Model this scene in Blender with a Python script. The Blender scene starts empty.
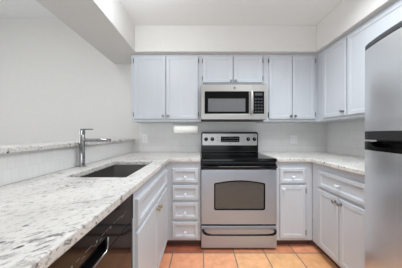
import bpy, bmesh, math, random
from mathutils import Vector, Matrix
random.seed(4)
PI = math.pi
S = bpy.context.scene
C = S.collection

# ------------------------------------------------------------------ camera, world, lights, exposure
cam = bpy.data.cameras.new('camera')
cam.sensor_width = 36.0
cam.lens = 36.0 * 170.0 / 402.0
cam.clip_start = 0.02
co = bpy.data.objects.new('camera', cam)
C.objects.link(co)
co.location = (0, 0, 1.16)
co.rotation_euler = (PI / 2, 0, 0)
S.camera = co

W = bpy.data.worlds.new('world')
S.world = W
W.use_nodes = True
W.node_tree.nodes['Background'].inputs[0].default_value = (0.95, 0.98, 1.0, 1)
W.node_tree.nodes['Background'].inputs[1].default_value = 0.3


def area(name, loc, rot, sx, sy, power, col=(1, 1, 1)):
    l = bpy.data.lights.new(name, 'AREA')
    l.shape = 'RECTANGLE'
    l.size, l.size_y, l.energy, l.color = sx, sy, power, col
    o = bpy.data.objects.new(name, l)
    C.objects.link(o)
    o.location, o.rotation_euler = loc, rot
    return o


# added fills behind the camera, overhead and next door; the next room's lamp
area('fill_behind', (-0.35, -2.3, 0.85), (math.radians(90), 0, 0), 2.8, 1.5, 36, (0.895, 0.96, 1.0))  # unseen area fill added low behind the camera to lift the lower fronts
area('ceiling_fill', (0.7, 0.95, 2.42), (0, 0, 0), 1.0, 1.0, 24, (0.90, 0.96, 1.0)).data.spread = math.radians(128)  # overhead fill added to brighten floor and counters
area('next_room_fill', (-3.0, -0.2, 2.6), (0, 0, 0), 1.6, 1.6, 12, (0.97, 0.985, 1.0))  # broad fill added to brighten the wall next door
area('next_room_lamp', (-1.55, 0.8, 2.68), (0, 0, 0), 0.25, 0.25, 8, (0.97, 0.985, 1.0))
area('next_room_side_fill', (-3.6, 0.4, 1.5), (math.radians(90), 0, math.radians(-90)), 2.0, 1.6, 27, (0.97, 0.99, 1.0))  # added side fill facing the kitchen, no opening behind it


def point_fill(name, loc, power, r):
    l = bpy.data.lights.new(name, 'POINT')
    l.energy, l.shadow_soft_size, l.color = power, r, (0.91, 0.965, 1.0)
    o = bpy.data.objects.new(name, l)
    C.objects.link(o)
    o.location = loc


point_fill('kitchen_point_fill', (0.8, 0.75, 2.0), 4.0, 0.25)  # point fill added in mid-air to lift the whole kitchen
point_fill('bulkhead_fill', (-0.48, 1.12, 2.24), 10, 0.1)  # point fill added to brighten the bulkhead's inner face

S.view_settings.view_transform = 'Standard'
S.view_settings.look = 'None'
S.view_settings.gamma = 1.0
S.view_settings.use_curve_mapping = False
S.view_settings.exposure = 0.0
S.cycles.use_denoising = True
S.cycles.max_bounces = 10
S.cycles.diffuse_bounces = 6

# ------------------------------------------------------------------ materials


def lin(r, g, b):
    f = lambda c: (c / 255 / 12.92) if c / 255 <= 0.04045 else ((c / 255 + 0.055) / 1.055) ** 2.4
    return (f(r), f(g), f(b), 1.0)


def nodes(name):
    m = bpy.data.materials.new(name)
    m.use_nodes = True
    nt = m.node_tree
    return m, nt, nt.nodes['Principled BSDF']


def N(nt, t, **kw):
    n = nt.nodes.new(t)
    for k, v in kw.items():
        if k in n.inputs:
            n.inputs[k].default_value = v
        else:
            setattr(n, k, v)
    return n


def L(nt, a, b):
    nt.links.new(a, b)


def ramp(nt, stops, src, interp='LINEAR'):
    r = nt.nodes.new('ShaderNodeValToRGB')
    r.color_ramp.interpolation = interp
    e = r.color_ramp.elements
    while len(e) < len(stops):
        e.new(0.5)
    for q, (p, c) in zip(e, stops):
        q.position = p
        q.color = c if len(c) == 4 else (*c, 1)
    L(nt, src, r.inputs[0])
    return r


def mix(nt, fac, a, b, mode='MIX'):
    n = nt.nodes.new('ShaderNodeMix')
    n.data_type = 'RGBA'
    n.blend_type = mode
    for idx, v in ((0, fac), (6, a), (7, b)):
        if hasattr(v, 'links'):
            L(nt, v, n.inputs[idx])
        else:
            n.inputs[idx].default_value = v
    return n.outputs[2]


def simple(name, col, rough=0.5, metal=0.0, var=0.04, scale=30, bump=0.0, coat=0.0, stretch=(1, 1, 1), spec=0.5):
    """one colour with a faint noise of its own in tone, and optional bump"""
    m, nt, p = nodes(name)
    tc = N(nt, 'ShaderNodeTexCoord')
    mp = N(nt, 'ShaderNodeMapping')
    mp.inputs['Scale'].default_value = stretch
    L(nt, tc.outputs['Object'], mp.inputs[0])
    no = N(nt, 'ShaderNodeTexNoise', Scale=scale, Detail=4.0)
    L(nt, mp.outputs[0], no.inputs['Vector'])
    a = tuple(c * (1 - var) for c in col[:3]) + (1,)
    b = tuple(min(1, c * (1 + var)) for c in col[:3]) + (1,)
    r = ramp(nt, [(0.3, a), (0.7, b)], no.outputs[0])
    L(nt, r.outputs[0], p.inputs['Base Color'])
    p.inputs['Roughness'].default_value = rough
    p.inputs['Metallic'].default_value = metal
    p.inputs['Coat Weight'].default_value = coat
    p.inputs['Specular IOR Level'].default_value = spec
    if bump:
        bn = N(nt, 'ShaderNodeBump', Strength=bump, Distance=0.01)
        L(nt, no.outputs[0], bn.inputs['Height'])
        L(nt, bn.outputs[0], p.inputs['Normal'])
    return m


def granite_mat():
    m, nt, p = nodes('granite')
    tc = N(nt, 'ShaderNodeTexCoord')
    P = tc.outputs['Object']
    mp = N(nt, 'ShaderNodeMapping')
    turn = N(nt, 'ShaderNodeMapping')
    turn.inputs['Rotation'].default_value = (0, 0, math.radians(-42))
    L(nt, P, turn.inputs[0])
    mp.inputs['Scale'].default_value = (0.62, 1.25, 1.0)
    L(nt, turn.outputs[0], mp.inputs[0])
    cloud = N(nt, 'ShaderNodeTexNoise', Scale=6.0, Detail=6.0, Roughness=0.62, Distortion=0.6)
    L(nt, mp.outputs[0], cloud.inputs['Vector'])
    base = ramp(nt, [(0.30, lin(186, 183, 180)), (0.45, lin(207, 204, 200)), (0.6, lin(217, 214, 210)), (0.78, lin(202, 196, 188))], cloud.outputs[0])
    # fine grain
    fine = N(nt, 'ShaderNodeTexNoise', Scale=70.0, Detail=3.0, Roughness=0.7)
    L(nt, mp.outputs[0], fine.inputs['Vector'])
    fr = ramp(nt, [(0.37, (0.34, 0.33, 0.33)), (0.45, (1, 1, 1))], fine.outputs[0])
    c1 = mix(nt, 0.7, base.outputs[0], fr.outputs[0], 'MULTIPLY')
    # long smoky grey veins, broken into dashes
    vein = N(nt, 'ShaderNodeTexNoise', Scale=3.2, Detail=8.0, Roughness=0.72, Distortion=0.7)
    L(nt, mp.outputs[0], vein.inputs['Vector'])
    vr = ramp(nt, [(0.478, (0, 0, 0)), (0.495, (1, 1, 1)), (0.505, (1, 1, 1)), (0.522, (0, 0, 0))], vein.outputs[0])
    gate = N(nt, 'ShaderNodeTexNoise', Scale=2.2, Detail=2.0)
    L(nt, P, gate.inputs['Vector'])
    gr = ramp(nt, [(0.46, (0, 0, 0)), (0.58, (1, 1, 1))], gate.outputs[0])
    brk = N(nt, 'ShaderNodeTexNoise', Scale=34.0, Detail=3.0)
    L(nt, mp.outputs[0], brk.inputs['Vector'])
    br = ramp(nt, [(0.47, (0, 0, 0)), (0.56, (1, 1, 1))], brk.outputs[0])
    f = mix(nt, 1.0, vr.outputs[0], gr.outputs[0], 'MULTIPLY')
    f2 = mix(nt, 1.0, f, br.outputs[0], 'MULTIPLY')
    c2 = mix(nt, f2, c1, lin(96, 92, 92))
    # dark mineral flecks, lying along the veins
    mp2 = N(nt, 'ShaderNodeMapping')
    mp2.inputs['Scale'].default_value = (0.75, 1.2, 1.2)
    L(nt, turn.outputs[0], mp2.inputs[0])
    wob = N(nt, 'ShaderNodeTexNoise', Scale=60.0, Detail=2.0)
    L(nt, P, wob.inputs['Vector'])
    vadd = N(nt, 'ShaderNodeVectorMath', operation='MULTIPLY_ADD')
    L(nt, wob.outputs['Color'], vadd.inputs[0])
    vadd.inputs[1].default_value = (0.012, 0.012, 0.012)
    L(nt, mp2.outputs[0], vadd.inputs[2])
    vo = N(nt, 'ShaderNodeTexVoronoi', Scale=40.0)
    L(nt, vadd.outputs[0], vo.inputs['Vector'])
    sp = ramp(nt, [(0.17, (1, 1, 1)), (0.30, (0, 0, 0))], vo.outputs['Distance'])
    pick = N(nt, 'ShaderNodeSeparateColor')
    L(nt, vo.outputs['Color'], pick.inputs[0])
    pr = ramp(nt, [(0.84, (0, 0, 0)), (0.88, (1, 1, 1))], pick.outputs[0])
    sf = mix(nt, 1.0, sp.outputs[0], pr.outputs[0], 'MULTIPLY')
    c3 = mix(nt, sf, c2, lin(52, 48, 50))
    # warm flecks
    pr2 = ramp(nt, [(0.90, (0, 0, 0)), (0.94, (0.5, 0.5, 0.5))], pick.outputs[1])
    sp2 = ramp(nt, [(0.2, (1, 1, 1)), (0.5, (0, 0, 0))], vo.outputs['Distance'])
    sf2 = mix(nt, 1.0, sp2.outputs[0], pr2.outputs[0], 'MULTIPLY')
    c4 = mix(nt, sf2, c3, lin(184, 168, 150))
    L(nt, c4, p.inputs['Base Color'])
    p.inputs['Roughness'].default_value = 0.28
    p.inputs['Specular IOR Level'].default_value = 0.35
    return m


def tile_mat(name, w, h, offset, axes, grout=0.85):
    m, nt, p = nodes(name)
    tc = N(nt, 'ShaderNodeTexCoord')
    sx = N(nt, 'ShaderNodeSeparateXYZ')
    L(nt, tc.outputs['Object'], sx.inputs[0])
    cb = N(nt, 'ShaderNodeCombineXYZ')
    L(nt, sx.outputs[axes[0]], cb.inputs[0])
    L(nt, sx.outputs[axes[1]], cb.inputs[1])
    b = N(nt, 'ShaderNodeTexBrick')
    b.offset = offset
    b.inputs['Scale'].default_value = 1.0
    b.inputs['Brick Width'].default_value = w
    b.inputs['Row Height'].default_value = h
    b.inputs['Mortar Size'].default_value = 0.0022
    b.inputs['Mortar Smooth'].default_value = 0.4
    c = lin(227, 226, 225)
    b.inputs['Color1'].default_value = c
    b.inputs['Color2'].default_value = tuple(q * 0.97 for q in c[:3]) + (1,)
    b.inputs['Mortar'].default_value = tuple(q * grout for q in c[:3]) + (1,)
    L(nt, cb.outputs[0], b.inputs['Vector'])
    L(nt, b.outputs['Color'], p.inputs['Base Color'])
    p.inputs['Roughness'].default_value = 0.3
    bn = N(nt, 'ShaderNodeBump', Strength=0.25, Distance=0.003)
    bn.invert = True
    L(nt, b.outputs['Fac'], bn.inputs['Height'])
    L(nt, bn.outputs[0], p.inputs['Normal'])
    return m


def floor_mat():
    """square terracotta tiles, each with its own tone"""
    m, nt, p = nodes('terracotta')
    T = 0.2985
    tc = N(nt, 'ShaderNodeTexCoord')
    mp = N(nt, 'ShaderNodeMapping')
    mp.inputs['Location'].default_value = (-0.0234, -1.657, 0)
    L(nt, tc.outputs['Object'], mp.inputs[0])
    vm = N(nt, 'ShaderNodeVectorMath', operation='DIVIDE')
    L(nt, mp.outputs[0], vm.inputs[0])
    vm.inputs[1].default_value = (T, T, 1)
    fl = N(nt, 'ShaderNodeVectorMath', operation='FLOOR')
    L(nt, vm.outputs[0], fl.inputs[0])
    fr = N(nt, 'ShaderNodeVectorMath', operation='FRACTION')
    L(nt, vm.outputs[0], fr.inputs[0])
    s = N(nt, 'ShaderNodeSeparateXYZ')
    L(nt, fl.outputs[0], s.inputs[0])
    # tone by column, darker and redder by row to the back, plus random
    wn = N(nt, 'ShaderNodeTexWhiteNoise')
    L(nt, fl.outputs[0], wn.inputs['Vector'])
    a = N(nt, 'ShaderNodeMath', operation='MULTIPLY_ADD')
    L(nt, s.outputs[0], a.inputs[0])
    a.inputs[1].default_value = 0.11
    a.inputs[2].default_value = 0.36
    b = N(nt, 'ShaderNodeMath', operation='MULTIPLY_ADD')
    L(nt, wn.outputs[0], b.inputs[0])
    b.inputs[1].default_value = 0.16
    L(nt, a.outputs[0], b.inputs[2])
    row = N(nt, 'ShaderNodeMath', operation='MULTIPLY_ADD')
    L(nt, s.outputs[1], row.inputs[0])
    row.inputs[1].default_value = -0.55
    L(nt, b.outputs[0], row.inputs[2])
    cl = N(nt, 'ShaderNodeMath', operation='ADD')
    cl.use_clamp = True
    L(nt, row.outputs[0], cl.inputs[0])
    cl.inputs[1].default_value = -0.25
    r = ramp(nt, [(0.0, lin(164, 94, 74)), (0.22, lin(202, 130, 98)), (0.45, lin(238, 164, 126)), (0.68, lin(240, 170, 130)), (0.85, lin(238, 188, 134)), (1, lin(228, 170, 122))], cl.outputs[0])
    no = N(nt, 'ShaderNodeTexNoise', Scale=14.0, Detail=5.0, Roughness=0.6)
    L(nt, tc.outputs['Object'], no.inputs['Vector'])
    nr = ramp(nt, [(0.3, (0.84, 0.80, 0.76)), (0.6, (1.05, 1.05, 1.05))], no.outputs[0])
    c = mix(nt, 1.0, r.outputs[0], nr.outputs[0], 'MULTIPLY')
    # grout: distance to the tile edge
    f2 = N(nt, 'ShaderNodeSeparateXYZ')
    L(nt, fr.outputs[0], f2.inputs[0])
    ds = []
    for k in (0, 1):
        q = N(nt, 'ShaderNodeMath', operation='PINGPONG')
        L(nt, f2.outputs[k], q.inputs[0])
        q.inputs[1].default_value = 0.5
        ds.append(q)
    mn = N(nt, 'ShaderNodeMath', operation='MINIMUM')
    L(nt, ds[0].outputs[0], mn.inputs[0])
    L(nt, ds[1].outputs[0], mn.inputs[1])
    gr = ramp(nt, [(0.012, (1, 1, 1)), (0.020, (0, 0, 0))], mn.outputs[0])
    c = mix(nt, gr.outputs[0], c, lin(128, 114, 104))
    L(nt, c, p.inputs['Base Color'])
    p.inputs['Roughness'].default_value = 0.42
    bn = N(nt, 'ShaderNodeBump', Strength=0.4, Distance=0.004)
    bn.invert = True
    L(nt, gr.outputs[0], bn.inputs['Height'])
    L(nt, bn.outputs[0], p.inputs['Normal'])
    return m


def steel_mat(name, col, rough, stretch, metal=1.0):
    m, nt, p = nodes(name)
    tc = N(nt, 'ShaderNodeTexCoord')
    mp = N(nt, 'ShaderNodeMapping')
    mp.inputs['Scale'].default_value = stretch
    L(nt, tc.outputs['Object'], mp.inputs[0])
    no = N(nt, 'ShaderNodeTexNoise', Scale=60.0, Detail=3.0)
    L(nt, mp.outputs[0], no.inputs['Vector'])
    r = ramp(nt, [(0.3, tuple(c * 0.985 for c in col[:3])), (0.7, tuple(min(1, c * 1.015) for c in col[:3]))], no.outputs[0])
    L(nt, r.outputs[0], p.inputs['Base Color'])
    rr = ramp(nt, [(0.3, (rough * 0.9,) * 3), (0.7, (rough * 1.1,) * 3)], no.outputs[0])
    L(nt, rr.outputs[0], p.inputs['Roughness'])
    p.inputs['Metallic'].default_value = metal
    p.inputs['Anisotropic'].default_value = 0.4
    return m


M = dict(
    wall=simple('wall_paint', lin(218, 216, 213), 0.85, var=0.012, scale=14, bump=0.03),
    ceil=simple('ceiling_paint', lin(236, 236, 235), 0.9, var=0.012, scale=40, bump=0.05),
    cab=simple('cabinet_paint', lin(198, 202, 208), 0.42, var=0.015, scale=18, bump=0.02, stretch=(1, 1, 0.2)),
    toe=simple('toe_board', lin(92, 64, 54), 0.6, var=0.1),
    granite=granite_mat(),
    tile=tile_mat('wall_tile_glaze', 0.20, 0.10, 0.5, (0, 2)),
    tile_r=tile_mat('wall_tile_glaze_right', 0.20, 0.10, 0.5, (1, 2)),
    tile_h=tile_mat('narrow_upright_tile', 0.036, 0.076, 0.5, (1, 2), 0.93),
    terra=floor_mat(),
    steel=steel_mat('brushed_steel', lin(178, 176, 174), 0.34, (0.15, 1, 6), 0.55),
    fsteel=simple('fridge_steel', lin(222, 224, 227), 0.29, 0.85, 0.006, 20),
    osteel=steel_mat('oven_steel', lin(172, 179, 191), 0.34, (0.15, 1, 6), 0.6),
    sink=simple('sink_steel', lin(150, 147, 144), 0.36, 1.0, 0.01, 10),
    chrome=simple('chrome', lin(165, 165, 166), 0.10, 1.0, 0.02),
    nickel=simple('satin_nickel', lin(150, 150, 152), 0.28, 1.0, 0.03),
    brass=simple('brass', lin(196, 184, 150), 0.25, 1.0, 0.05),
    porcelain=simple('white_knob', lin(226, 228, 230), 0.2, 0.0, 0.02),
    hinge=simple('hinge_metal', lin(110, 112, 116), 0.4, 1.0, 0.05),
    black=simple('black_enamel', lin(10, 10, 11), 0.16, 0.0, 0.1, spec=0.22),
    gloss=simple('black_glass', lin(8, 8, 9), 0.07, 0.0, 0.05, spec=0.3),
    dwblack=simple('dishwasher_black', lin(13, 12, 12), 0.09, 0.0, 0.05, spec=0.38),
    matteblack=simple('black_plastic', lin(30, 31, 33), 0.5, 0.0, 0.1),
    cap=simple('dark_grey_plastic', lin(58, 60, 63), 0.42, 0.0, 0.06),
    ovenglass=simple('oven_window_glass', lin(84, 82, 79), 0.16, 0.0, 0.05),
    mwglass=simple('microwave_mesh_glass', lin(94, 95, 98), 0.5, 0.0, 0.04),
    screen=simple('dark_screen', lin(13, 13, 14), 0.45, 0.0, 0.05, spec=0.05),
    mark=simple('pale_print', lin(196, 196, 192), 0.5, 0.0, 0.02),
    dim=simple('dim_print', lin(110, 112, 114), 0.5, 0.0, 0.02),
    ring=simple('burner_print', lin(70, 70, 72), 0.2, 0.0, 0.02),
    plate=simple('outlet_plastic', lin(240, 240, 239), 0.35, 0.0, 0.01),
    slot=simple('outlet_slot', lin(70, 70, 70), 0.6, 0.0, 0.05),
    carpet=simple('pale_carpet', lin(158, 157, 156), 0.95, 0.0, 0.05, 200, 0.2),
    paper=simple('paper_towel', lin(244, 243, 238), 0.95, 0.0, 0.02, 120, 0.15),
    card=simple('cardboard', lin(186, 160, 128), 0.9, 0.0, 0.05),
)

# ------------------------------------------------------------------ helpers


def box(bm, x0, x1, y0, y1, z0, z1):
    v = [bm.verts.new(p) for p in ((x0, y0, z0), (x1, y0, z0), (x1, y1, z0), (x0, y1, z0), (x0, y0, z1), (x1, y0, z1), (x1, y1, z1), (x0, y1, z1))]
    for f in ((0, 3, 2, 1), (4, 5, 6, 7), (0, 1, 5, 4), (1, 2, 6, 5), (2, 3, 7, 6), (3, 0, 4, 7)):
        bm.faces.new([v[i] for i in f])


def bx(*boxes):
    bm = bmesh.new()
    for b in boxes:
        box(bm, *b)
    return bm


def lathe(bm, prof, n=20, axis='Z', c=(0, 0, 0)):
    """revolve (radius, height) pairs; closed at ends when radius is 0"""
    def put(r, h, a):
        u, v = r * math.cos(a), r * math.sin(a)
        p = {'Z': (u, v, h), 'X': (h, u, v), 'Y': (v, h, u)}[axis]
        return (p[0] + c[0], p[1] + c[1], p[2] + c[2])
    rings = []
    for r, h in prof:
        if r < 1e-6:
            rings.append([bm.verts.new(put(0, h, 0))])
        else:
            rings.append([bm.verts.new(put(r, h, 2 * PI * k / n)) for k in range(n)])
    for a, b in zip(rings, rings[1:]):
        for k in range(n):
            k2 = (k + 1) % n
            if len(a) == 1 and len(b) == 1:
                continue
            if len(a) == 1:
                bm.faces.new((a[0], b[k2], b[k]))
            elif len(b) == 1:
                bm.faces.new((a[k], a[k2], b[0]))
            else:
                bm.faces.new((a[k], a[k2], b[k2], b[k]))
    bmesh.ops.recalc_face_normals(bm, faces=bm.faces)
    return bm


def tube(bm, pts, r, n=12, sq=1.0):
    """round bar along a path, parallel transported"""
    pts = [Vector(p) for p in pts]
    rs = r if isinstance(r, (list, tuple)) else [r] * len(pts)
    t = (pts[1] - pts[0]).normalized()
    up = Vector((0, 0, 1)) if abs(t.z) < 0.9 else Vector((1, 0, 0))
    u = t.cross(up).normalized()
    rings = []
    for i, p in enumerate(pts):
        d = (pts[min(i + 1, len(pts) - 1)] - pts[max(i - 1, 0)]).normalized()
        u = (u - d * u.dot(d)).normalized()
        v = d.cross(u)
        rings.append([bm.verts.new(p + u * rs[i] * math.cos(2 * PI * k / n) + v * rs[i] * sq * math.sin(2 * PI * k / n)) for k in range(n)])
    for a, b in zip(rings, rings[1:]):
        for k in range(n):
            k2 = (k + 1) % n
            bm.faces.new((a[k], a[k2], b[k2], b[k]))
    bm.faces.new(rings[0][::-1])
    bm.faces.new(rings[-1])
    bmesh.ops.recalc_face_normals(bm, faces=bm.faces)
    return bm


def prism(bm, poly, a0, a1, axis='Y'):
    """extrude a 2-D outline between a0 and a1 along an axis; outline given in the other two"""
    def put(p, a):
        return {'Y': (p[0], a, p[1]), 'Z': (p[0], p[1], a), 'X': (a, p[0], p[1])}[axis]
    A = [bm.verts.new(put(p, a0)) for p in poly]
    B = [bm.verts.new(put(p, a1)) for p in poly]
    n = len(poly)
    bm.faces.new(A)
    bm.faces.new(B[::-1])
    for k in range(n):
        bm.faces.new((A[k], B[k], B[(k + 1) % n], A[(k + 1) % n]))
    bmesh.ops.recalc_face_normals(bm, faces=bm.faces)
    return bm


def rrect(x0, x1, z0, z1, r, n=5):
    out = []
    for cx, cz, a in ((x1 - r, z1 - r, 0), (x0 + r, z1 - r, PI / 2), (x0 + r, z0 + r, PI), (x1 - r, z0 + r, 1.5 * PI)):
        for k in range(n + 1):
            q = a + PI / 2 * k / n
            out.append((cx + r * math.cos(q), cz + r * math.sin(q)))
    return out


def cells(bm, xs, ys, keep, z0, z1, put=lambda x, y, z: (x, y, z)):
    """slab made of grid cells, so that it may have holes and L shapes"""
    V = {}

    def v(i, j, k):
        if (i, j, k) not in V:
            V[(i, j, k)] = bm.verts.new(put(xs[i], ys[j], (z0, z1)[k]))
        return V[(i, j, k)]
    nx, ny = len(xs) - 1, len(ys) - 1
    on = lambda i, j: 0 <= i < nx and 0 <= j < ny and keep(i, j)
    for i in range(nx):
        for j in range(ny):
            if not on(i, j):
                continue
            bm.faces.new((v(i, j, 1), v(i + 1, j, 1), v(i + 1, j + 1, 1), v(i, j + 1, 1)))
            bm.faces.new((v(i, j, 0), v(i, j + 1, 0), v(i + 1, j + 1, 0), v(i + 1, j, 0)))
            for di, dj, a, b in ((-1, 0, (i, j), (i, j + 1)), (1, 0, (i + 1, j), (i + 1, j + 1)), (0, -1, (i, j), (i + 1, j)), (0, 1, (i, j + 1), (i + 1, j + 1))):
                if not on(i + di, j + dj):
                    bm.faces.new((v(*a, 0), v(*b, 0), v(*b, 1), v(*a, 1)))
    bmesh.ops.recalc_face_normals(bm, faces=bm.faces)
    return bm


def obj(name, bm, mat, parent=None, loc=(0, 0, 0), bevel=0.0, smooth=False, seg=2, label=None):
    me = bpy.data.meshes.new(name)
    bm.to_mesh(me)
    bm.free()
    me.materials.append(M[mat] if isinstance(mat, str) else mat)
    o = bpy.data.objects.new(name, me)
    C.objects.link(o)
    o.location = loc
    if parent is not None:
        o.parent = parent
    if smooth:
        for p in me.polygons:
            p.use_smooth = True
        me.set_sharp_from_angle(angle=math.radians(40))
    if bevel:
        b = o.modifiers.new('edge', 'BEVEL')
        b.width, b.segments, b.limit_method, b.angle_limit = bevel, seg, 'ANGLE', math.radians(35)
        b.harden_normals = False
    if label:
        o['label'] = label
    return o


def tag(o, label, cat, group=None):
    o['label'], o['category'] = label, cat
    if group:
        o['group'] = group
    return o


def thing(name, label, cat, loc=(0, 0, 0), rz=0, group=None):
    o = bpy.data.objects.new(name, None)
    C.objects.link(o)
    o.empty_display_size = 0.1
    o.location, o.rotation_euler = loc, (0, 0, rz)
    return tag(o, label, cat, group)


def struct(name, bm, mat, label=None, bevel=0.0):
    o = obj(name, bm, mat, bevel=bevel)
    o['kind'] = 'structure'
    if label:
        o['label'] = label
    return o


# ------------------------------------------------------------------ the room
YB, XR = 2.36, 1.75
ZC, ZS = 2.44, 2.13
Z0 = -2.6           # where the modelled room ends behind the camera
struct('floor', bx((-1.1, XR + 0.1, -0.6, YB + 0.1, -0.1, 0)), 'terra', 'terracotta square tile floor with grey grout')
struct('floor_next_room', bx((-4.6, -1.1, Z0, YB + 0.1, -0.1, 0), (-1.1, XR + 0.1, Z0, -0.6, -0.1, 0)), 'carpet', 'pale floor of the next room')
struct('wall_back', bx((-4.6, XR + 0.1, YB, YB + 0.1, 0, 2.9)), 'wall', 'white painted wall behind the range')
struct('wall_right', bx((XR, XR + 0.1, Z0, YB, 0, 2.6)), 'wall', 'white painted wall on the right')
struct('wall_left', bx((-4.7, -4.6, Z0, YB + 0.1, 0, 2.9)), 'wall', 'white wall of the next room')
struct('ceiling', bx((-1.2, XR + 0.1, Z0, YB, ZC, ZC + 0.1)), 'ceil', 'white ceiling over the kitchen')
struct('ceiling_next_room', bx((-4.6, -1.2, Z0, YB, 2.77, 2.87)), 'ceil', 'white ceiling of the next room')
struct('wall_soffit_back', bx((-0.779, 1.36, 2.0, YB, ZS, ZC)), 'wall', 'white soffit above the back wall cabinets', 0.003)
struct('wall_soffit_right', bx((1.36, XR, Z0, YB, ZS, ZC)), 'wall', 'white soffit above the right wall cabinets', 0.003)
struct('wall_bulkhead_left', bx((-1.2, -0.779, Z0, YB, ZS, 2.9)), 'wall', 'white bulkhead hanging over the sink counter', 0.003)
struct('wall_half', bx((-1.10, -0.95, 0.15, YB, 0, 1.066)), 'wall', 'low half wall behind the sink counter')
struct('wall_tile_back', bx((-0.855, XR, YB - 0.006, YB, 0.9, 1.6)), 'tile', 'white tile backsplash behind the range')
struct('wall_tile_right', bx((XR - 0.006, XR, 1.0, YB - 0.006, 0.9, 1.4)), 'tile_r', 'white tile backsplash on the right wall')
struct('wall_tile_half', bx((-0.95, -0.944, 0.15, YB, 0.9145, 1.0655)), 'tile_h', 'narrow upright white tile behind the sink')

# ------------------------------------------------------------------ stone tops
xs, ys = [-0.943, -0.785, -0.43, -0.319, -0.004], [0.15, 0.97, 1.54, 1.706, YB - 0.007]
keep = lambda i, j: (j == 3) if i == 3 else not (i == 1 and j == 1)
o = obj('countertop', cells(bmesh.new(), xs, ys, keep, 0.879, 0.914), 'granite', bevel=0.006, seg=3)
tag(o, 'white speckled granite countertop with the sink cut into it', 'countertop')
xs, ys = [0.766, 1.095, XR - 0.007], [1.112, 1.706, YB - 0.007]
o = obj('countertop', cells(bmesh.new(), xs, ys, lambda i, j: not (i == 0 and j == 0), 0.879, 0.914), 'granite', bevel=0.006, seg=3)
tag(o, 'white speckled granite countertop between the range and the refrigerator', 'countertop')
o = obj('bar_ledge', bx((-1.13, -0.918, 0.13, YB - 0.001, 1.067, 1.096)), 'granite', bevel=0.006, seg=3)
tag(o, 'raised granite bar ledge on the half wall behind the sink', 'ledge')

# ------------------------------------------------------------------ cabinets


def rings_panel(bm, w, h, prof, r=None):
    """a front built of nested rectangles: (inset, y) pairs from the back edge to the middle"""
    rs = []
    for ins, y in prof:
        rs.append([bm.verts.new(p) for p in ((ins, y, ins), (w - ins, y, ins), (w - ins, y, h - ins), (ins, y, h - ins))])
    bm.faces.new(rs[0][::-1])
    bm.faces.new(rs[-1])
    for a, b in zip(rs, rs[1:]):
        for k in range(4):
            bm.faces.new((a[k], a[(k + 1) % 4], b[(k + 1) % 4], b[k]))
    bmesh.ops.recalc_face_normals(bm, faces=bm.faces)
    return bm


def knob(parent, x, z, mat):
    bm = lathe(bmesh.new(), [(0, 0), (0.011, 0), (0.011, -0.003), (0.005, -0.006), (0.005, -0.014), (0.013, -0.019), (0.0155, -0.025), (0.012, -0.030), (0, -0.032)], 16, 'Y', (x, -0.020, z))
    return obj('knob', bm, mat, parent, smooth=True)


def front(kind, root, x0, z0, x1, z1, knob_at=None, hinge=None, kmat='nickel', rail=0.038):
    w, h = x1 - x0, z1 - z0
    t = -0.020
    e = [(0, 0), (0, t + 0.005), (0.002, t + 0.0015), (0.006, t)]
    if kind == 'drawer':
        rail = min(0.030, h * 0.22)
        prof = e + [(rail, t), (rail + 0.001, t + 0.008), (rail + 0.010, t + 0.014), (rail + 0.012, t + 0.014)]
    else:
        prof = e + [(rail, t), (rail + 0.003, t + 0.003), (rail + 0.008, t + 0.004), (rail + 0.011, t + 0.004)]
    d = obj(kind, rings_panel(bmesh.new(), w, h, prof), 'cab', root, (x0, -0.0005, z0))
    if knob_at:
        knob(d, knob_at[0] - x0, knob_at[1] - z0, kmat)
    if hinge is not None:
        for zc in (0.055, h - 0.055):
            xh = -0.005 if hinge == 'l' else w + 0.005
            bm = lathe(bmesh.new(), [(0, -0.026), (0.0045, -0.026), (0.0045, 0.026), (0, 0.026)], 10, 'Z', (xh, -0.013, zc))
            box(bm, xh - 0.004, xh + 0.004, -0.010, -0.0008, zc - 0.02, zc + 0.02)
            obj('hinge', bm, 'hinge', d)
    return d


def carcass(root, w, depth, z0, z1, toe=True, top=True, side_fill=None):
    """open box behind a face frame"""
    t = 0.016
    bs = [(0, t, 0.019, depth, z0, z1), (w - t, w, 0.019, depth, z0, z1), (t, w - t, 0.019, depth, z0, z0 + t), (t, w - t, depth - t, depth, z0 + t, z1)]
    if top:
        bs.append((t, w - t, 0.019, depth - t, z1 - t, z1))
    obj('carcass', bx(*bs), 'cab', root)
    obj('face_frame', bx((0, w, 0, 0.0185, z0, z1)), 'cab', root, bevel=0.0015)
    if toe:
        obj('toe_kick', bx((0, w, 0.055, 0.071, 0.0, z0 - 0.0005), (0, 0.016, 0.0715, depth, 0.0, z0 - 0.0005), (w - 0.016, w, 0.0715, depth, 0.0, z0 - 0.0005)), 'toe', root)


ZT, ZB = ZS - 0.001, 1.312
UF = 2.07
UD = YB - 0.0075 - UF
# uppers on the back wall
c = thing('wall_cabinet', 'pale grey two door wall cabinet above the paper towel roll', 'cabinet', (-0.850, UF, 0), 0, 'wall cabinets')
carcass(c, 0.8465, UD, ZB, ZT, toe=False)
X = lambda v: v + 0.850
front('door', c, X(-0.8115), 1.341, X(-0.429), 2.10, (X(-0.455), 1.375), 'l')
front('door', c, X(-0.420), 1.341, X(-0.034), 2.10, (X(-0.394), 1.375), 'r')
c = thing('wall_cabinet', 'short pale grey two door wall cabinet directly over the microwave', 'cabinet', (-0.0025, UF, 0), 0, 'wall cabinets')
carcass(c, 0.763, UD, 1.745, ZT, toe=False)
front('door', c, 0.026, 1.779, 0.386, 2.10, (0.364, 1.80), 'l')
front('door', c, 0.398, 1.779, 0.746, 2.10, (0.420, 1.80), 'r')
c = thing('wall_cabinet', 'pale grey two door wall cabinet between the microwave and the right corner', 'cabinet', (0.7615, UF, 0), 0, 'wall cabinets')
carcass(c, 0.6575, UD, ZB, ZT, toe=False)
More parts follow.
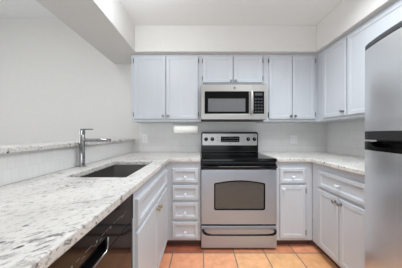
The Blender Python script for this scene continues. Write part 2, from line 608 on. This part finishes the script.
X = lambda v: v - 0.7615
front('door', c, X(0.824), 1.341, X(1.100), 2.10, (X(1.078), 1.375), 'l')
front('door', c, X(1.108), 1.341, X(1.378), 2.10, (X(1.130), 1.375), 'r')
# uppers on the right wall, facing the sink
UX = 1.42
RD = XR - 0.0075 - UX
YA = 2.352
c = thing('wall_cabinet', 'pale grey single door wall cabinet in the right corner, knob low at its right edge', 'cabinet', (UX, YA, 0), -PI / 2, 'wall cabinets')
carcass(c, YA - 1.640, RD, ZB, ZT, toe=False)
front('door', c, YA - 1.955, 1.341, YA - 1.648, 2.10, (YA - 1.672, 1.385))
c = thing('wall_cabinet', 'pale grey wall cabinet half hidden by the refrigerator', 'cabinet', (UX, 1.639, 0), -PI / 2, 'wall cabinets')
carcass(c, 0.535, RD, ZB, ZT, toe=False)
front('door', c, 0.008, 1.341, 0.525, 2.10, (0.50, 1.385))
# base cabinets on the back wall
BF, BZ0, BZ1 = 1.735, 0.075, 0.8785
c = thing('base_cabinet', 'pale grey four drawer base cabinet left of the range', 'cabinet', (-0.349, BF, 0), 0, 'base cabinets')
carcass(c, 0.345, 0.615, BZ0, BZ1)
for a, b in ((0.669, 0.813), (0.494, 0.641), (0.300, 0.466), (0.102, 0.272)):
    front('drawer', c, 0.059, a, 0.322, b, (0.19, (a + b) / 2 - 0.012), None, 'porcelain')
c = thing('base_cabinet', 'pale grey base cabinet right of the range with one drawer over one door', 'cabinet', (0.766, BF, 0), 0, 'base cabinets')
carcass(c, 0.368, 0.615, BZ0, BZ1)
front('drawer', c, 0.034, 0.664, 0.292, 0.816, (0.163, 0.728), None, 'porcelain')
front('door', c, 0.034, 0.108, 0.292, 0.639, (0.062, 0.610), 'r', 'porcelain')
# right wall base, facing the sink: drawer over two doors
BX = 1.135
c = thing('base_cabinet', 'pale grey base cabinet beside the refrigerator with a drawer over two doors', 'cabinet', (BX, 1.733, 0), -PI / 2, 'base cabinets')
carcass(c, 0.618, XR - 0.008 - BX, BZ0, BZ1)
y = lambda v: 1.733 - v
front('drawer', c, y(1.622), 0.664, y(1.137), 0.816, (y(1.379), 0.735), None, 'porcelain')
front('door', c, y(1.622), 0.108, y(1.384), 0.639, (y(1.408), 0.60), None, 'nickel')
front('door', c, y(1.376), 0.108, y(1.137), 0.639, (y(1.352), 0.60), None, 'nickel')
# sink base, facing right
c = thing('base_cabinet', 'pale grey sink base cabinet with two doors under a false drawer front', 'cabinet', (-0.349, 0.876, 0), PI / 2, 'base cabinets')
carcass(c, 0.857, 0.590, BZ0, BZ1, top=False)
y = lambda v: v - 0.876
front('drawer', c, 0.018, 0.664, 0.800, 0.816)
front('door', c, 0.018, 0.108, y(1.284), 0.639, (y(1.262), 0.60), None, 'brass')
front('door', c, y(1.292), 0.108, 0.800, 0.639, (y(1.316), 0.60), None, 'brass')
o = obj('end_panel', bx((-0.94, -0.349, 0.20, 0.262, 0, 0.8785)), 'cab', bevel=0.002)
tag(o, 'pale grey cabinet end panel on the near side of the dishwasher', 'panel')

# ------------------------------------------------------------------ dishwasher
d = thing('dishwasher', 'glossy black built-in dishwasher under the sink counter', 'dishwasher', (-0.349, 0.266, 0), PI / 2)
w = 0.604
obj('tub', bx((0.004, w - 0.004, 0.032, 0.575, 0.09, 0.872)), 'matteblack', d)
obj('door', bx((0.003, w - 0.003, 0.0, 0.031, 0.11, 0.728)), 'dwblack', d, bevel=0.004)
obj('toe_kick', bx((0.003, w - 0.003, 0.05, 0.07, 0.0, 0.088)), 'matteblack', d)
px0, px1, pz0, pz1 = 0.16, 0.353, 0.740, 0.782
cp = cells(bmesh.new(), [0.003, px0, px1, w - 0.003], [0.732, pz0, pz1, 0.870], lambda i, j: not (i == 1 and j == 1), 0.031, -0.004, lambda x, y, z: (x, z, y))
cp = obj('control_panel', cp, 'dwblack', d, bevel=0.002)
bm = bx((px0, px1, 0.028, 0.0315, pz0, pz1))
obj('handle_recess', bm, 'matteblack', d)
bm = tube(bmesh.new(), [(px0 - 0.006, -0.008, pz1), (px0 + 0.004, -0.010, pz0 + 0.008), (px0 + 0.014, -0.011, pz0), (px1 - 0.014, -0.011, pz0), (px1 - 0.004, -0.010, pz0 + 0.008), (px1 + 0.006, -0.008, pz1)], 0.0038, 10)
obj('handle', bm, 'chrome', d, smooth=True, label='chrome trim of the pull recess')
random.seed(11)
xx = 0.16
while xx < 0.50:
    k = random.choice((0, 1, 2))
    bm = bmesh.new()
    if k == 0:
        box(bm, xx, xx + 0.014, -0.0046, -0.0038, 0.797, 0.7985)
    elif k == 1:
        box(bm, xx, xx + 0.006, -0.0046, -0.0038, 0.800, 0.808)
    else:
        box(bm, xx, xx + 0.016, -0.0046, -0.0038, 0.806, 0.8075)
    obj('marking', bm, 'dim', cp, label='pale printed control mark')
    xx += random.choice((0.014, 0.017, 0.024))

# ------------------------------------------------------------------ sink and faucet
s = thing('sink', 'stainless steel undermount sink set into the granite counter', 'sink', (-0.6075, 1.255, 0.672))


def bowl(bm, hx, hy, h, r, t):
    def ring(hx, hy, r, z):
        return [bm.verts.new((p[0], p[1], z)) for p in rrect(-hx, hx, -hy, hy, r, 5)]
    R = [ring(hx + t, hy + t, r + t, h), ring(hx, hy, r, h), ring(hx - 0.004, hy - 0.004, r, 0.03), ring(hx - 0.02, hy - 0.02, r, 0.006), ring(hx - 0.05, hy - 0.05, r * 0.6, 0.002)]
    R2 = [R[0], ring(hx + t, hy + t, r + t, h - 0.003), ring(hx + 0.003, hy + 0.003, r, h - 0.003), ring(hx, hy, r, 0.03), ring(hx - 0.02, hy - 0.02, r, -0.001)]
    for RR in (R, R2):
        for a, b in zip(RR, RR[1:]):
            n = len(a)
            for k in range(n):
                bm.faces.new((a[k], a[(k + 1) % n], b[(k + 1) % n], b[k]))
    bm.faces.new(R[-1])
    bm.faces.new(R2[-1])
    bmesh.ops.recalc_face_normals(bm, faces=bm.faces)
    return bm


obj('bowl', bowl(bmesh.new(), 0.181, 0.289, 0.2065, 0.012, 0.014), 'sink', s, smooth=True)
dr = obj('drain', lathe(bmesh.new(), [(0, 0.002), (0.02, 0.0025), (0.034, 0.004), (0.043, 0.006), (0.045, 0.003), (0.045, 0.0022), (0, 0.0021)], 24, 'Z', (0, 0.05, 0.0005)), 'chrome', s, smooth=True)

f = thing('faucet', 'tall chrome single lever faucet standing behind the sink', 'faucet', (-0.897, 1.283, 0.9145))
obj('base', lathe(bmesh.new(), [(0, 0), (0.027, 0), (0.027, 0.004), (0.023, 0.008), (0, 0.008)], 24), 'chrome', f, smooth=True)
obj('body', lathe(bmesh.new(), [(0, 0.007), (0.019, 0.007), (0.019, 0.235), (0.0175, 0.237), (0.0175, 0.24), (0, 0.24)], 24), 'chrome', f, smooth=True)
cpv = obj('cap', lathe(bmesh.new(), [(0, 0.241), (0.0195, 0.241), (0.0195, 0.272), (0.016, 0.276), (0, 0.277)], 24), 'chrome', f, smooth=True)
lv = obj('lever', tube(bmesh.new(), [(-0.012, 0, 0.281), (0.02, 0, 0.281), (0.05, 0, 0.281), (0.082, 0, 0.281)], [0.0055, 0.0055, 0.005, 0.0045], 10), 'chrome', f, smooth=True)
obj('spout', tube(bmesh.new(), [(0.012, 0, 0.199), (0.06, 0, 0.199), (0.118, 0, 0.199)], 0.0125, 16), 'chrome', f, smooth=True)
bm = tube(bmesh.new(), [(0.121, 0, 0.199), (0.16, 0, 0.199), (0.196, 0, 0.199), (0.214, 0, 0.198)], [0.0125, 0.0125, 0.012, 0.0105], 16)
tube(bm, [(0.198, 0, 0.190), (0.198, 0, 0.183)], 0.008, 12)
obj('spray_head', bm, 'chrome', f, smooth=True)

# ------------------------------------------------------------------ range
r = thing('range', 'stainless steel electric range with black glass cooktop and raised control panel', 'range', (0.001, 1.70, 0))
w = 0.757
obj('body', bx((0.004, w - 0.004, 0.035, 0.640, 0.03, 0.880)), 'black', r)
for fx in (0.05, w - 0.05):
    for fy in (0.09, 0.58):
        obj('foot', lathe(bmesh.new(), [(0, 0), (0.018, 0), (0.018, 0.008), (0.010, 0.012), (0.010, 0.0295), (0, 0.0295)], 12, 'Z', (fx, fy, 0)), 'matteblack', r)
ct = obj('cooktop', bx((0.0, w, 0.0, 0.600, 0.881, 0.914)), 'gloss', r, bevel=0.008, seg=3)
for cx, cy, rr in ((0.19, 0.17, 0.10), (0.57, 0.17, 0.115), (0.19, 0.43, 0.085), (0.57, 0.43, 0.085)):
    obj('burner_ring', lathe(bmesh.new(), [(rr, 0.9142), (rr + 0.003, 0.9142), (rr + 0.003, 0.9146), (rr, 0.9146), (rr, 0.9142)], 40, 'Z', (cx, cy, 0)), 'ring', ct)
# raised back: black housing with rounded upper corners
bgy = 0.546
poly = rrect(0.003, w - 0.003, 0.60, 1.186, 0.028)
poly = [(px_, max(pz_, 0.9155)) for px_, pz_ in poly]
poly2 = []
for p_ in poly:
    if not poly2 or (abs(p_[0] - poly2[-1][0]) + abs(p_[1] - poly2[-1][1])) > 1e-5:
        poly2.append(p_)
bk = obj('backguard', prism(bmesh.new(), poly2, bgy, 0.643, 'Y'), 'black', r, bevel=0.005)
pn = obj('control_panel', prism(bmesh.new(), rrect(0.016, w - 0.016, 1.010, 1.165, 0.012), bgy - 0.005, bgy - 0.0005, 'Y'), 'steel', r, bevel=0.002)
obj('joint_highlight', bx((0.012, w - 0.012, bgy - 0.004, bgy - 0.0005, 0.930, 0.935)), 'cap', r)  # grey strip paints in the highlight line at the cooktop joint
K = 2.246 / 170
for px_ in (206.0, 212.2, 248.0, 254.2):
    kx = (px_ - 201) * K
    kn = lathe(bmesh.new(), [(0, bgy - 0.0055), (0.025, bgy - 0.0055), (0.025, bgy - 0.010), (0.021, bgy - 0.014), (0.019, bgy - 0.028), (0.015, bgy - 0.031), (0, bgy - 0.031)], 20, 'Y', (kx, 0, 1.092))
    kn = obj('knob', kn, 'black', r, smooth=True)
    obj('pointer', bx((kx - 0.0018, kx + 0.0018, bgy - 0.0335, bgy - 0.0312, 1.092, 1.108)), 'mark', kn)
dx0, dx1 = (220.7 - 201) * K, (239.3 - 201) * K
dp = obj('display', prism(bmesh.new(), rrect(dx0, dx1, 1.053, 1.127, 0.006), bgy - 0.0075, bgy - 0.0055, 'Y'), 'screen', r)
bm = bmesh.new()
for i in range(8):
    for j in range(2):
        if i in (3, 4) and j == 1:
            continue
        qx = dx0 + 0.014 + i * 0.0285
        qz = 1.064 + j * 0.032
        box(bm, qx, qx + 0.016, bgy - 0.0085, bgy - 0.0076, qz, qz + 0.013)
obj('buttons', bm, 'dim', dp)
obj('clock', bx(((dx0 + dx1) / 2 - 0.026, (dx0 + dx1) / 2 + 0.026, bgy - 0.0085, bgy - 0.0076, 1.096, 1.116)), 'cap', dp)
for qx, qz in ((217.4, 1.117), (217.4, 1.072), (230.2, 1.036)):
    obj('indicator', lathe(bmesh.new(), [(0, bgy - 0.0065), (0.0055, bgy - 0.0065), (0.0055, bgy - 0.0055), (0, bgy - 0.0055)], 12, 'Y', ((qx - 201) * K, 0, qz)), 'matteblack', pn)
x_ = (254.2 - 201) * K
obj('indicator', bx((x_ - 0.014, x_ + 0.014, bgy - 0.0065, bgy - 0.0055, 1.143, 1.149)), 'matteblack', pn)
# oven door with an arched window
obj('vent_strip', bx((0.004, w - 0.004, 0.012, 0.034, 0.862, 0.8805)), 'matteblack', r)


def door_with_window(bm, x0, x1, z0, z1, win, y0, y1):
    """plate with a hole: outline and hole have the same number of points and are bridged"""
    n = len(win)
    cx, cz = (x0 + x1) / 2, sum(p[1] for p in win) / n
    out = []
    for (px_, pz_) in win:
        dx, dz = px_ - cx, pz_ - cz
        k = min(((x1 - cx) / dx if dx > 0 else (x0 - cx) / dx) if abs(dx) > 1e-6 else 9e9, ((z1 - cz) / dz if dz > 0 else (z0 - cz) / dz) if abs(dz) > 1e-6 else 9e9)
        out.append([cx + dx * k, cz + dz * k])
    for X_ in (x0, x1):                     # snap the nearest ray to each corner
        for Z_ in (z0, z1):
            i = min(range(n), key=lambda q: (out[q][0] - X_) ** 2 + (out[q][1] - Z_) ** 2)
            out[i] = [X_, Z_]
    V = [[bm.verts.new((p[0], y_, p[1])) for p in pts] for pts, y_ in ((out, y0), (win, y0), (win, y1), (out, y1))]
    for a in range(4):
        A, B = V[a], V[(a + 1) % 4]
        for k in range(n):
            bm.faces.new((A[k], A[(k + 1) % n], B[(k + 1) % n], B[k]))
    bmesh.ops.recalc_face_normals(bm, faces=bm.faces)
    return bm


def door_ring(bm, out, inn, y0, y1):
    n = len(inn)
    c_ = (sum(p[0] for p in out) / n, sum(p[1] for p in out) / n)
    out = [(c_[0] + (p[0] - c_[0]) * 0.999, c_[1] + (p[1] - c_[1]) * 0.999) for p in out]
    V = [[bm.verts.new((p[0], y_, p[1])) for p in pts] for pts, y_ in ((out, y0), (inn, y0), (inn, y1), (out, y1))]
    for a in range(4):
        A, B = V[a], V[(a + 1) % 4]
        for k in range(n):
            bm.faces.new((A[k], A[(k + 1) % n], B[(k + 1) % n], B[k]))
    bmesh.ops.recalc_face_normals(bm, faces=bm.faces)
    return bm


def arch_window(x0, x1, z0, zc, zm, r):
    pts = []
    R_ = rrect(x0, x1, z0, zc, r, 4)
    top = R_[:5]
    topl = R_[5:10]
    mid = []
    a, b = top[-1], topl[0]
    for k in range(1, 12):
        t = k / 12
        mid.append((a[0] + (b[0] - a[0]) * t, zc + (zm - zc) * math.sin(PI * t)))
    return top + mid + topl + R_[10:]


win = arch_window(0.129, 0.641, 0.398, 0.672, 0.698, 0.018)
od = obj('oven_door', door_with_window(bmesh.new(), 0.002, w - 0.002, 0.259, 0.803, win, -0.004, 0.033), 'osteel', r)
wi = arch_window(0.141, 0.629, 0.410, 0.661, 0.686, 0.012)
obj('window_border', door_ring(bmesh.new(), win, wi, 0.0, 0.030), 'screen', od)
obj('window', prism(bmesh.new(), wi, 0.004, 0.010, 'Y'), 'ovenglass', od)
obj('door_top', bx((0.002, w - 0.002, -0.004, 0.033, 0.8035, 0.860)), 'gloss', od, bevel=0.004)
bm = tube(bmesh.new(), [(0.02, -0.003, 0.838), (0.024, -0.035, 0.838), (0.05, -0.045, 0.838), (0.2, -0.050, 0.838), (w / 2, -0.052, 0.838), (w - 0.2, -0.050, 0.838), (w - 0.05, -0.045, 0.838), (w - 0.024, -0.035, 0.838), (w - 0.02, -0.003, 0.838)], 0.016, 12, 0.8)
obj('handle', bm, 'gloss', od, smooth=True)
dw = obj('drawer', bx((0.002, w - 0.002, -0.004, 0.033, 0.022, 0.240)), 'osteel', r, bevel=0.004)
obj('drawer_gap', bx((0.004, w - 0.004, 0.012, 0.033, 0.2405, 0.2585)), 'screen', r)
bm = tube(bmesh.new(), [(0.020, -0.006, 0.200), (0.022, -0.022, 0.199), (0.036, -0.044, 0.194), (0.062, -0.058, 0.189), (0.11, -0.062, 0.187), (w / 2, -0.064, 0.187), (w - 0.11, -0.062, 0.187), (w - 0.062, -0.058, 0.189), (w - 0.036, -0.044, 0.194), (w - 0.022, -0.022, 0.199), (w - 0.020, -0.006, 0.200)], [0.013, 0.013, 0.0125, 0.011, 0.009, 0.009, 0.009, 0.011, 0.0125, 0.013, 0.013], 12)
obj('handle', bm, 'gloss', dw, smooth=True)

# ------------------------------------------------------------------ microwave
m = thing('microwave', 'stainless steel over the range microwave with black window', 'microwave', (0.001, 1.957, 1.328))
w, h = 0.757, 0.413
obj('body', bx((0.002, w - 0.002, 0.032, 0.388, 0.012, h - 0.002)), 'matteblack', m)
obj('underside', bx((0.004, w - 0.004, 0.010, 0.386, 0.0, 0.0115)), 'matteblack', m)
wx0, wx1, wz0, wz1 = 0.041, 0.552, 0.064, 0.323
cx0, cx1 = 0.600, 0.727
md = cells(bmesh.new(), [0.0, wx0, wx1, 0.597], [0.0, wz0, wz1, h], lambda i, j: not (i == 1 and j == 1), 0.030, 0.0, lambda x, y, z: (x, z, y))
md = obj('door', md, 'steel', m, bevel=0.003)
fr = cells(bmesh.new(), [wx0, 0.080, 0.512, wx1], [wz0, 0.090, 0.243, wz1], lambda i, j: not (i == 1 and j == 1), 0.028, 0.002, lambda x, y, z: (x, z, y))
obj('window_surround', fr, 'screen', md)
obj('window', bx((0.080, 0.512, 0.006, 0.012, 0.090, 0.243)), 'mwglass', md)
bm = tube(bmesh.new(), [(0.576, -0.002, 0.072), (0.576, -0.028, 0.078), (0.576, -0.040, 0.11), (0.576, -0.044, 0.195), (0.576, -0.040, 0.28), (0.576, -0.028, 0.312), (0.576, -0.002, 0.318)], 0.015, 12)
obj('handle', bm, 'steel', md, smooth=True)
bm = lathe(bmesh.new(), [(0.0085, -0.0005), (0.0125, -0.0005), (0.0125, -0.003), (0.0085, -0.003), (0.0085, -0.0005)], 24, 'Y', (0.385, 0, 0.362))
for sgn in (-1, 1):
    tube(bm, [(0.385 + sgn * (0.001 + 0.003 * math.cos(q)), -0.002, 0.362 + 0.005 * math.sin(q)) for q in [k * 0.7 for k in range(8)]], 0.0011, 6)
obj('emblem', bm, 'slot', md, label='small round emblem on the top rail')
cpn = cells(bmesh.new(), [0.598, cx0, cx1, w], [0.0, wz0, wz1, h], lambda i, j: not (i == 1 and j == 1), 0.030, 0.0, lambda x, y, z: (x, z, y))
cpn = obj('control_surround', cpn, 'steel', m, bevel=0.003)
kp = obj('keypad', bx((cx0, cx1, 0.002, 0.028, wz0, wz1)), 'screen', m)
bm = bmesh.new()
box(bm, cx0 + 0.02, cx1 - 0.02, 0.0008, 0.0018, 0.275, 0.305)
for i in range(3):
    for j in range(5):
        qx, qz = cx0 + 0.018 + i * 0.034, 0.082 + j * 0.036
        box(bm, qx, qx + 0.022, 0.0008, 0.0018, qz, qz + 0.018)
obj('buttons', bm, 'cap', kp)
gb = bmesh.new()
for i in range(34):
    box(gb, 0.02 + i * 0.021, 0.032 + i * 0.021, -0.0012, 0.0005, h - 0.012, h - 0.006)
obj('vent_slots', gb, 'matteblack', md)

# ------------------------------------------------------------------ refrigerator (faces the sink)
fx = thing('refrigerator', 'stainless steel top freezer refrigerator with black door ends', 'refrigerator', (1.115, 1.09, 0), -PI / 2)
fw = 0.76
obj('body', bx((0.0, fw, 0.008, 0.615, 0.03, 1.70)), 'cap', fx, bevel=0.004)


def bulge(x):
    u = (x - fw / 2) / (fw / 2)
    return -0.135 + 0.064 * u * u


def plan(inset=0.0, n=20, rc=0.012):
    """door seen from above: bowed front, small round corners"""
    pts = [(inset, 0.0)]
    xs_ = [inset + (fw - 2 * inset) * k / n for k in range(n + 1)]
    pts.append((inset, bulge(xs_[0]) + rc + inset))
    for x in [inset + rc * 0.3] + xs_[1:-1] + [fw - inset - rc * 0.3]:
        yb = bulge(x) + inset
        if x < rc or x > fw - rc:
            yb += rc * 0.3
        pts.append((x, yb))
    pts.append((fw - inset, bulge(xs_[-1]) + rc + inset))
    pts.append((fw - inset, 0.0))
    return pts


def door_block(z0, z1, inset=0.0):
    return prism(bmesh.new(), plan(inset), z0, z1, 'Z')


fz = obj('freezer_door', door_block(1.177, 1.686), 'fsteel', fx, smooth=True)
obj('top_cap', door_block(1.6865, 1.724), 'cap', fz, bevel=0.012, seg=3)
obj('bottom_cap', door_block(1.125, 1.1765), 'matteblack', fz, bevel=0.003)
fd = obj('fridge_door', door_block(0.12, 1.061), 'fsteel', fx, smooth=True)
obj('bottom_cap', door_block(0.085, 0.1195), 'cap', fd, bevel=0.004)
# upper end of the lower door, scooped as a pull
bm = bmesh.new()
n = 48
rows = []
for k in range(n + 1):
    x = fw * k / n
    yf = bulge(min(max(x, 0.004), fw - 0.004)) + (0.006 if k in (0, n) else 0)
    s_ = min(max((x - 0.035) / 0.07, 0), 1)
    e_ = min(max((0.47 - x) / 0.10, 0), 1)
    dip = 0.030 * (s_ * s_ * (3 - 2 * s_)) * (e_ * e_ * (3 - 2 * e_))
    zt = 1.113
    rows.append([bm.verts.new(p) for p in ((x, yf, 1.0615), (x, yf, zt - dip), (x, yf + 0.010, zt - dip + 0.001), (x, yf + 0.014, zt - dip * 1.25), (x, yf * 0.35, zt - dip * 1.25), (x, yf * 0.30, zt), (x, 0, zt), (x, 0, 1.0615))])
for a, b in zip(rows, rows[1:]):
    for k in range(8):
        bm.faces.new((a[k], a[(k + 1) % 8], b[(k + 1) % 8], b[k]))
bm.faces.new(rows[0])
bm.faces.new(rows[-1][::-1])
bmesh.ops.recalc_face_normals(bm, faces=bm.faces)
obj('pull', bm, 'black', fd, smooth=True)
obj('gasket', bx((0.03, fw - 0.02, 0.0005, 0.0075, 0.13, 1.10), (0.03, fw - 0.02, 0.0005, 0.0075, 1.14, 1.69)), 'matteblack', fx)
obj('hinge_cover', bx((fw - 0.09, fw - 0.01, -0.05, 0.06, 1.7245, 1.742)), 'cap', fx, bevel=0.004)
obj('kick_grille', bx((0.02, fw - 0.02, -0.01, 0.0075, 0.0, 0.08)), 'matteblack', fx)
for q in (0.06, fw - 0.06):
    for q2 in (0.10, 0.54):
        obj('foot', lathe(bmesh.new(), [(0, 0), (0.02, 0), (0.02, 0.03), (0, 0.03)], 12, 'Z', (q, q2, 0)), 'matteblack', fx)

# ------------------------------------------------------------------ paper towel and its holder, outlets
hx0, hx1, hy, hz = -0.343, -0.036, 2.165, 1.219
h_ = thing('towel_holder', 'small metal paper towel holder screwed under the wall cabinet', 'towel holder', (0, hy, 0))
obj('mounting_plate', bx((hx0, hx1, -0.018, 0.018, 1.3065, 1.3115)), 'nickel', h_)
for xa in (hx0 - 0.004, hx1):
    bm = prism(bmesh.new(), rrect(-0.013, 0.013, hz - 0.013, 1.3115, 0.012), xa, xa + 0.004, 'X')
    obj('arm', bm, 'nickel', h_)
    sgn = 1 if xa < -0.2 else -1
    xb = xa + (0.004 if sgn > 0 else 0)
    bm = lathe(bmesh.new(), [(0, 0), (0.009, 0), (0.009, sgn * 0.018), (0, sgn * 0.018)], 12, 'X', (xb, 0, hz))
    obj('end_peg', bm, 'nickel', h_)
t = thing('paper_towel_roll', 'white paper towel roll hanging under the left wall cabinet', 'paper towel', (0, hy, hz))
bm = lathe(bmesh.new(), [(0.021, hx0 + 0.004), (0.057, hx0 + 0.004), (0.058, hx0 + 0.006), (0.058, hx1 - 0.006), (0.057, hx1 - 0.004), (0.021, hx1 - 0.004), (0.021, hx0 + 0.004)], 32, 'X')
obj('paper', bm, 'paper', t, smooth=True)
bm = lathe(bmesh.new(), [(0.0185, hx0 + 0.003), (0.0208, hx0 + 0.003), (0.0208, hx1 - 0.003), (0.0185, hx1 - 0.003), (0.0185, hx0 + 0.003)], 20, 'X')
obj('core', bm, 'card', t)


def outlet(x, z, wd, label):
    o = thing('wall_outlet', label, 'outlet', (x, YB - 0.0062, z), 0, 'wall outlets')
    obj('cover_plate', bx((-wd / 2, wd / 2, -0.0061, 0, -0.058, 0.058)), 'plate', o, bevel=0.003)
    for k in range(2 if wd > 0.09 else 1):
        cx = (k - 0.5) * 0.046 if wd > 0.09 else 0
        for zz in (-0.02, 0.02):
            rc = obj('receptacle', prism(bmesh.new(), [(cx + a, zz + b) for a, b in rrect(-0.016, 0.016, -0.014, 0.014, 0.008)], -0.0078, -0.0062, 'Y'), 'plate', o)
            obj('slots', bx((cx - 0.007, cx - 0.005, -0.0082, -0.0079, zz - 0.003, zz + 0.006), (cx + 0.005, cx + 0.007, -0.0082, -0.0079, zz - 0.003, zz + 0.006)), 'slot', rc)
    return o


outlet(-0.774, 1.096, 0.075, 'white wall outlet on the tile left of the paper towel roll')
outlet(1.285, 1.085, 0.098, 'white double wall outlet on the tile right of the range')
